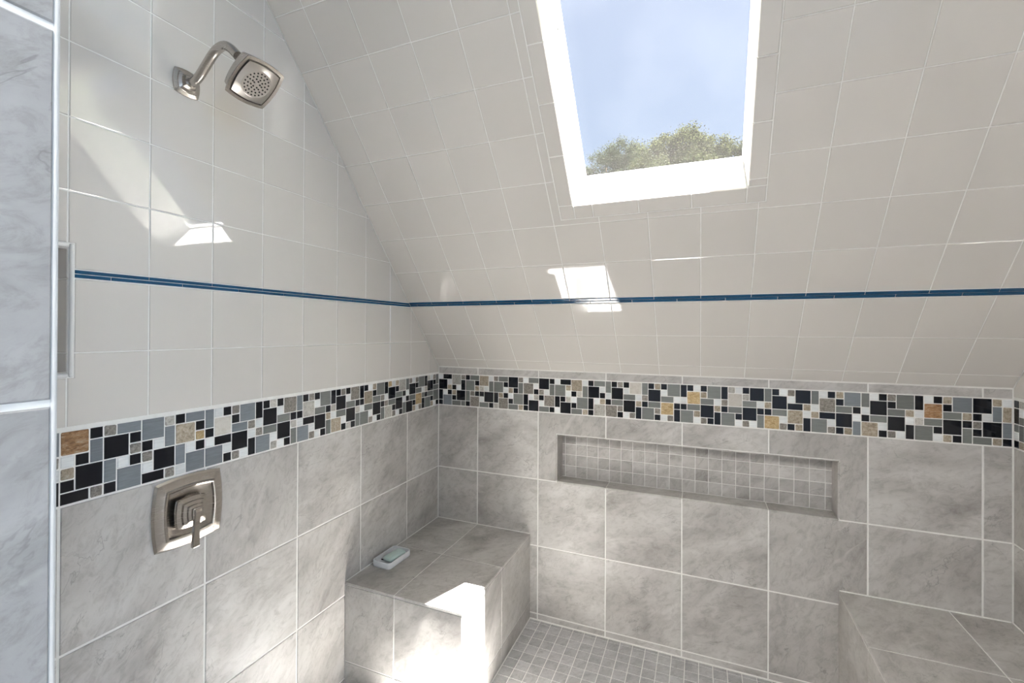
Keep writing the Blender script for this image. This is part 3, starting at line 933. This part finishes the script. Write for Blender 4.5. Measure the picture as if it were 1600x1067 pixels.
# ------------------------------------------------------------------ rounded squares for the fittings
def csq(h, bulge, n=8, rc=0.0):
    """square outline of half-size h whose sides bow outward by `bulge`; 4n points, counter-clockwise"""
    pts = []
    for s in range(4):
        a = math.pi/2*s
        for k in range(n):
            t = -1 + 2*k/n
            x = h + bulge*(1-t*t); y = h*t
            if rc and k == 0:
                x, y = h-rc*0.35, -h+rc*0.35
            pts.append((x*math.cos(a)-y*math.sin(a), x*math.sin(a)+y*math.cos(a)))
    return pts

def loft(rings, close_top=True, close_bot=False, name='mesh', smooth=False):
    """rings: list of lists of 3D points with equal length"""
    v = []; f = []
    n = len(rings[0])
    for r in rings: v += list(r)
    for i in range(len(rings)-1):
        for k in range(n):
            j = (k+1) % n
            f.append((i*n+k, i*n+j, (i+1)*n+j, (i+1)*n+k))
    if close_top: f.append(tuple((len(rings)-1)*n+k for k in range(n)))
    if close_bot: f.append(tuple(range(n-1, -1, -1)))
    me = mesh_from(v, f, name)
    if smooth: me.polygons.foreach_set('use_smooth', [True]*len(me.polygons))
    return me

def smooth_angle(o, deg=35):
    me = o.data
    me.polygons.foreach_set('use_smooth', [True]*len(me.polygons))
    bm = bmesh.new(); bm.from_mesh(me)
    for e in bm.edges:
        if len(e.link_faces) == 2 and e.calc_face_angle(0) > math.radians(deg): e.smooth = False
    bm.to_mesh(me); bm.free()

def tube(path, rad, n=20, cap=True):
    pts = [Vector(p) for p in path]; rings = []
    up = Vector((0, 1, 0))
    for i, p in enumerate(pts):
        t = (pts[min(i+1, len(pts)-1)]-pts[max(i-1, 0)]).normalized()
        a = t.cross(up).normalized(); b = a.cross(t)
        r = rad if not isinstance(rad, (list, tuple)) else rad[i]
        rings.append([p + a*(r*math.cos(2*math.pi*k/n)) + b*(r*math.sin(2*math.pi*k/n)) for k in range(n)])
    return loft(rings, cap, cap)

def catmull(P, m=8):
    P = [Vector(p) for p in P]; Q = [2*P[0]-P[1]] + P + [2*P[-1]-P[-2]]; out = []
    for i in range(1, len(Q)-2):
        for k in range(m):
            t = k/m; a, b, c, d = Q[i-1], Q[i], Q[i+1], Q[i+2]
            out.append(0.5*((2*b)+(-a+c)*t+(2*a-5*b+4*c-d)*t*t+(-a+3*b-3*c+d)*t**3))
    out.append(P[-1]); return out

# ------------------------------------------------------------------ shower head
SY, SZ = -1.2365, 2.1795-F0
sh = empty('shower_fixture', (0.0, SY, SZ))
tag(sh, 'square brushed nickel shower head on a curved arm', 'shower head')
def flat_ring(pts, x): return [(x, p[0], p[1]) for p in pts]
VX = 0.82
prof = [(0.030, 0.0000, 0.0046), (0.0315, 0.003, 0.0048), (0.0310, 0.006, 0.0046), (0.0235, 0.0095, 0.0036), (0.0225, 0.0125, 0.0034), (0.0165, 0.0165, 0.0025), (0.0135, 0.0225, 0.0018), (0.0125, 0.024, 0.0016)]
me = loft([flat_ring(csq(h*0.92, bl), x*0.85) for h, x, bl in prof], True, True)
o = link('flange', me, MT['nickel'], sh); smooth_angle(o, 28)
arm = catmull([(0.010, 0, 0.0), (0.034, 0, -0.001), (0.055, 0, 0.010), (0.0775, 0, 0.0295), (0.1045, 0, 0.0525), (0.126, 0, 0.0620), (0.1465, 0, 0.0615), (0.166, 0, 0.0495), (0.182, 0, 0.0345), (0.190, 0, 0.0265)], 6)
o = link('arm', tube(arm, 0.0108, 24), MT['nickel'], sh); smooth_angle(o, 40)
AH = 0.857
hn = Vector((math.cos(AH), 0, -math.sin(AH))); he = Vector((math.sin(AH), 0, math.cos(AH))); hy = Vector((0, 1, 0))
HC = Vector((0.2494, 0, 2.1291-2.1795))
def head_ring(pts, d): return [HC + hy*(p[0]*1.06) + he*(p[1]*1.06) + hn*d for p in pts]
hp = [(0.0185, -0.0625, 0.001), (0.0215, -0.0615, 0.0012), (0.0335, -0.0405, 0.003), (0.0385, -0.029, 0.0045), (0.0395, -0.013, 0.0050), (0.0420, -0.0115, 0.0056), (0.0455, -0.0015, 0.0062), (0.0448, 0.0, 0.0062), (0.0392, -0.0012, 0.0055), (0.0388, -0.0120, 0.0052)]
me = loft([head_ring(csq(h, bl), d) for h, d, bl in hp], True, True)
hd = link('head_body', me, MT['nickel'], sh); smooth_angle(hd, 25)
# spray face: square plate that rises to a round disc
def circ(r, n=32, a0=-math.pi/4): return [(r*math.cos(a0+2*math.pi*k/n), r*math.sin(a0+2*math.pi*k/n)) for k in range(n)]
me = loft([head_ring(csq(0.0366, 0.0048), -0.0118), head_ring(csq(0.0366, 0.0048), 0.0002), head_ring(circ(0.0325), 0.0034), head_ring(circ(0.0312), 0.0042), head_ring(circ(0.0302), 0.0036), head_ring(circ(0.006), 0.0031)], True, False)
fc = link('spray_face', me, MT['nickel_face'], sh); smooth_angle(fc, 22)
bm = bmesh.new()
for rad, cnt, ph in ((0.0272, 20, 0.1), (0.0200, 14, 0.2), (0.0130, 9, 0.0), (0.0078, 5, 0.3)):
    for k in range(cnt):
        a = ph+2*math.pi*k/cnt; cc = HC + hy*(rad*math.cos(a)) + he*(rad*math.sin(a)) + hn*0.0030
        m = Matrix((hy, he, hn)).transposed().to_4x4(); m.translation = cc
        bmesh.ops.create_cone(bm, cap_ends=True, segments=10, radius1=0.0022, radius2=0.0018, depth=0.0028, matrix=m)
nz = link('nozzles', bm_mesh(bm), MT['rubber'], fc); tag(nz, 'dark rubber spray nozzles', None, 'stuff')
me = loft([head_ring(circ(0.0042, 20), 0.003), head_ring(circ(0.0042, 20), 0.0046), head_ring(circ(0.0036, 20), 0.0050)], True, False)
link('centre_cap', me, MT['nickel_face'], sh)

# ------------------------------------------------------------------ shower valve
VY, VZ = -1.2210, 1.1045-F0
sv_ = empty('shower_valve', (0.0, VY, VZ))
tag(sv_, 'square brushed nickel shower valve with lever handle below the mosaic', 'shower valve')
pp_ = [(0.0770, 0.0, 0.0075), (0.0785, 0.0022, 0.0076), (0.0740, 0.0075, 0.0072), (0.0600, 0.0125, 0.0060), (0.0585, 0.0135, 0.0058), (0.0570, 0.0172, 0.0057), (0.0540, 0.0178, 0.0055), (0.0520, 0.0160, 0.0052), (0.0500, 0.0105, 0.0050), (0.0480, 0.0095, 0.0048)]
me = loft([flat_ring(csq(h*1.04, bl, 10), x*0.8) for h, x, bl in pp_], True, True)
o = link('escutcheon', me, MT['nickel'], sv_); smooth_angle(o, 24)
me = loft([flat_ring([(p[0], p[1]) for p in circ(0.0345, 40)], 0.0070), flat_ring(circ(0.0345, 40), 0.0115), flat_ring(circ(0.0325, 40), 0.0130)], True, False)
o = link('collar', me, MT['nickel'], sv_); smooth_angle(o, 30)
hb = [(0.0285, 0.019, 0.0030), (0.0290, 0.0205, 0.0030), (0.0285, 0.0300, 0.0030), (0.0215, 0.0335, 0.0024), (0.0208, 0.0410, 0.0022), (0.0155, 0.0440, 0.0016), (0.0148, 0.0500, 0.0015), (0.0105, 0.0525, 0.0010), (0.0100, 0.0590, 0.0010), (0.0092, 0.0600, 0.0009)]
me = loft([[(q[0], q[1]-0.0075, q[2]) for q in flat_ring(csq(h*1.18, bl*1.3, 8), x*VX)] for h, x, bl in hb], True, True)
hub = link('hub', me, MT['nickel'], sv_); smooth_angle(hub, 24)
# lever: tapering bar hanging from the front of the hub
lv = [(0.0535, 0.0640, 0.0085, 0.010), (0.0540, 0.0670, 0.0080, 0.004), (0.0555, 0.0665, 0.0066, -0.018), (0.0585, 0.0690, 0.0074, -0.045), (0.0625, 0.0725, 0.0092, -0.0705), (0.0630, 0.0720, 0.0088, -0.0715)]
rings = []
for x0, x1, hw, z in lv:
    c = 0.0015
    x0 *= VX; x1 *= VX
    z *= 1.10; yo = -0.0105 + 0.10*z
    rings.append([(x0, yo-hw, z), (x1-c, yo-hw, z), (x1, yo-hw+c, z), (x1, yo+hw-c, z), (x1-c, yo+hw, z), (x0, yo+hw, z)])
o = link('lever', loft(rings, True, True), MT['nickel'], sv_); 
bmx = bmesh.new(); bmx.from_mesh(o.data); bmesh.ops.recalc_face_normals(bmx, faces=bmx.faces); bmx.to_mesh(o.data); bmx.free()

# ------------------------------------------------------------------ soap dish and soap
def rrect(hx, hy, r, n=6):
    pts = []
    for cx, cy, a0 in ((hx-r, hy-r, 0), (-hx+r, hy-r, 90), (-hx+r, -hy+r, 180), (hx-r, -hy+r, 270)):
        for k in range(n+1):
            a = math.radians(a0+90*k/n); pts.append((cx+r*math.cos(a), cy+r*math.sin(a)))
    return pts
DX, DY = 0.0620, -0.4560
dish = empty('soap_dish', (DX, DY, BZ)); dish.rotation_euler = (0, 0, math.radians(-2))
tag(dish, 'white rectangular soap dish on the corner bench', 'soap dish')
def zr(pts, z): return [(x, y, z) for x, y in pts]
hx, hy_ = 0.0435, 0.0700
me = loft([zr(rrect(hx-0.004, hy_-0.004, 0.012), 0.0), zr(rrect(hx-0.001, hy_-0.001, 0.014), 0.003), zr(rrect(hx, hy_, 0.015), 0.008), zr(rrect(hx, hy_, 0.015), 0.0235), zr(rrect(hx-0.0008, hy_-0.0008, 0.0145), 0.0250),
           zr(rrect(hx-0.0032, hy_-0.0032, 0.0125), 0.0250), zr(rrect(hx-0.0042, hy_-0.0042, 0.0115), 0.0240), zr(rrect(hx-0.0046, hy_-0.0046, 0.011), 0.0085), zr(rrect(hx-0.0075, hy_-0.0075, 0.009), 0.0065)], True, True)
o = link('tray', me, MT['dish'], dish); smooth_angle(o, 40)
for k in range(5):
    yy = -0.044+0.022*k
    bm = bmesh.new(); box(bm, -hx+0.009, hx-0.009, yy-0.002, yy+0.002, 0.0064, 0.0095)
    link('drain_rib', bm_mesh(bm), MT['rubber'], dish)
soap = empty('soap_bar', (DX+0.006, DY+0.008, BZ+0.0097)); soap.rotation_euler = (0, 0, math.radians(-7))
tag(soap, 'pale mint green soap bar lying in the white dish', 'soap')
sx, sy = 0.0235, 0.0450
me = loft([zr(rrect(sx-0.006, sy-0.006, 0.006), 0.0), zr(rrect(sx-0.0015, sy-0.0015, 0.008), 0.0035), zr(rrect(sx, sy, 0.009), 0.009), zr(rrect(sx-0.001, sy-0.001, 0.009), 0.0135), zr(rrect(sx-0.005, sy-0.005, 0.0085), 0.0175), zr(rrect(sx-0.011, sy-0.012, 0.006), 0.0188)], True, True)
o = link('bar', me, MT['soap'], soap); smooth_angle(o, 60)

# ------------------------------------------------------------------ bathroom behind the camera
def sbox(name, dims, mat, label, cat):
    o = box_obj(name, dims, mat); tag(o, label, cat, 'structure'); return o
sbox('wall_bathroom_left', (-1.32, -1.2, -4.62, YF-0.13, -0.05, ZC), MT['paint'], 'blue-grey painted bathroom wall on the jamb side', 'wall')
WY0, WY1, WZ0, WZ1 = -3.25, -2.15, 0.95, 2.10      # unseen window, added in the bathroom wall for cool fill
bm = bmesh.new()
for d in ((3.2, 3.32, -4.62, WY0, -0.05, ZC), (3.2, 3.32, WY1, YF-0.13, -0.05, ZC), (3.2, 3.32, WY0, WY1, -0.05, WZ0), (3.2, 3.32, WY0, WY1, WZ1, ZC)): box(bm, *d)
o = link('wall_bathroom_right', bm_mesh(bm), MT['paint']); tag(o, 'blue-grey painted bathroom wall with the added window', 'wall', 'structure')
w2 = empty('fill_window', (3.26, (WY0+WY1)/2, WZ0)); tag(w2, 'unseen bathroom window added to give cool daylight', 'window', 'structure')
w2i = Matrix.Translation(-Vector(w2.location))
bm = bmesh.new()
for d in ((3.22, 3.30, WY0, WY0+0.05, WZ0, WZ1), (3.22, 3.30, WY1-0.05, WY1, WZ0, WZ1), (3.22, 3.30, WY0+0.05, WY1-0.05, WZ0, WZ0+0.05), (3.22, 3.30, WY0+0.05, WY1-0.05, WZ1-0.05, WZ1)): box(bm, *d)
o = link('frame', bm_mesh(bm), MT['frame'], w2); o.matrix_parent_inverse = w2i
o = box_obj('pane', (3.262, 3.268, WY0+0.045, WY1-0.045, WZ0+0.045, WZ1-0.045), MT['pane'], w2); o.matrix_parent_inverse = w2i
wd = bpy.data.lights.new('fill_light', 'AREA'); wd.shape = 'RECTANGLE'; wd.size = WZ1-WZ0-0.1; wd.size_y = WY1-WY0-0.1
wd.energy = 7.0; wd.color = (0.50, 0.72, 1.0)  # area lamp inside the added window, gives the cool side fill
wo_ = bpy.data.objects.new('fill_light', wd); wo_.parent = w2; wo_.location = (-0.02, 0, (WZ1-WZ0)/2); wo_.rotation_euler = (0, math.radians(90), 0)
COL.objects.link(wo_)
sbox('wall_bathroom_rear', (-1.2, 3.2, -4.62, -4.5, -0.05, ZC), MT['paint'], 'blue-grey painted bathroom wall facing the shower', 'wall')
sbox('floor_bathroom', (-1.32, 3.32, -4.62, YF-0.13, -0.13, -0.045), MT['floorwood'], 'plain grey bathroom floor outside the shower', 'floor')

lamp = empty('fill_ceiling_lamp', (1.04, -2.95, ZC))  # unseen lamp, added to fill the shower from behind the camera
tag(lamp, 'unseen round ceiling lamp added in the bathroom for fill', 'lamp')
def lathe(profile, n=40):
    return loft([[(r*math.cos(2*math.pi*k/n), r*math.sin(2*math.pi*k/n), z) for k in range(n)] for r, z in profile], True, True)
o = link('fill_lamp_base', lathe([(0.33, -0.001), (0.33, -0.035), (0.315, -0.045), (0.305, -0.045), (0.300, -0.030)]), MT['frame'], lamp)
ld = bpy.data.lights.new('lamp_fill', 'AREA'); ld.shape = 'DISK'; ld.size = 0.6; ld.energy = 13.5; ld.color = (1.0, 0.965, 0.915)
lo = bpy.data.objects.new('lamp_fill', ld); lo.location = (0, 0, -0.05); lo.parent = lamp; COL.objects.link(lo)

# ------------------------------------------------------------------ outside: ground and trees
bm = bmesh.new(); box(bm, -40, 40, 1.5, 60, -3.2, -3.0)
gr = link('ground', bm_mesh(bm), MT['lawn']); tag(gr, 'grass ground outside below the trees', 'ground', 'structure')

def tree(base, top, blobs, nleaf, mat, label, seed):
    rnd = random.Random(seed)
    t = empty('tree', base); tag(t, label, 'tree', None, 'trees beyond the skylight')
    B = Vector(base); inv = Matrix.Translation(-B)
    tr_ = tube([B, B+Vector((0.08, 0.05, 2.5)), B+Vector((-0.05, 0.0, 5.0)), Vector(top)], [0.30, 0.24, 0.18, 0.05], 10)
    o = link('trunk', tr_, MT['bark'], t); o.matrix_parent_inverse = inv
    for (c, r) in blobs[:8]:
        c = Vector(c); s = B+Vector((0, 0, min(5.0, c.z-B.z-0.8)))
        o = link('branch', tube([s, (s+c)/2+Vector((0, 0, -0.15)), c], [0.09, 0.06, 0.02], 7), MT['bark'], t); o.matrix_parent_inverse = inv
    tot = sum(r**2 for _, r in blobs); v = []; f = []
    for c, r in blobs:
        c = Vector(c)
        # small twig tufts around the blob give the crown its ragged outline
        ntuft = int(26*r*r/0.25)
        tufts = []
        for _ in range(ntuft):
            d = Vector((rnd.gauss(0, 1), rnd.gauss(0, 1), rnd.gauss(0, 1))).normalized()
            tufts.append((c + d*(r*rnd.uniform(0.55, 1.05)), r*rnd.uniform(0.16, 0.30)))
        for _ in range(int(nleaf*r*r/tot)):
            tc, trr = rnd.choice(tufts)
            p = tc + Vector((rnd.gauss(0, 1), rnd.gauss(0, 1), rnd.gauss(0, 1)))*(trr*0.6)
            a = Vector((rnd.gauss(0, 1), rnd.gauss(0, 1), rnd.gauss(0, 0.6))).normalized()
            b = a.cross(Vector((rnd.gauss(0, 1), rnd.gauss(0, 1), rnd.gauss(0, 1)))).normalized()
            L = rnd.uniform(0.020, 0.036); w = L*0.55; k = len(v)
            v += [p-a*L, p+b*w, p+a*L, p-b*w]
            f.append((k, k+1, k+2, k+3))
    o = link('foliage', mesh_from(v, f), mat, t); o.matrix_parent_inverse = inv; tag(o, None, None, 'stuff')
    return t
zf = -F0
def shift(bl, dz): return [((c[0], c[1], c[2]+dz), r) for c, r in bl]
tree((-1.90, 16.4, -3.0), (-1.75, 16.3, 7.2), shift([((-2.75, 16.1, 6.95), 0.55), ((-2.25, 16.3, 7.45), 0.70), ((-1.75, 16.4, 7.75), 0.72), ((-1.25, 16.5, 7.55), 0.72), ((-0.80, 16.3, 7.0), 0.70), ((-2.4, 16.2, 6.4), 0.75), ((-3.15, 16.2, 6.35), 0.45), ((-1.5, 16.2, 6.6), 0.8)], 0.28), 64000, MT['leaf2'], 'smaller hazy tree with a low rounded crown', 3)
tree((0.95, 12.0, -3.0), (0.9, 11.9, 6.2), shift([((-0.02, 11.9, 6.62), 0.60), ((0.42, 12.0, 6.80), 0.55), ((0.85, 11.8, 6.72), 0.60), ((1.35, 12.0, 6.45), 0.56), ((1.80, 11.9, 6.38), 0.52), ((0.30, 11.6, 6.00), 0.62), ((1.1, 11.5, 5.95), 0.66), ((1.95, 11.8, 5.75), 0.50), ((-0.25, 11.7, 5.75), 0.50), ((0.6, 11.5, 5.4), 0.7), ((1.5, 11.6, 5.3), 0.62)], -0.38), 105000, MT['leaf'], 'larger sunlit tree with a tall broad crown', 5)
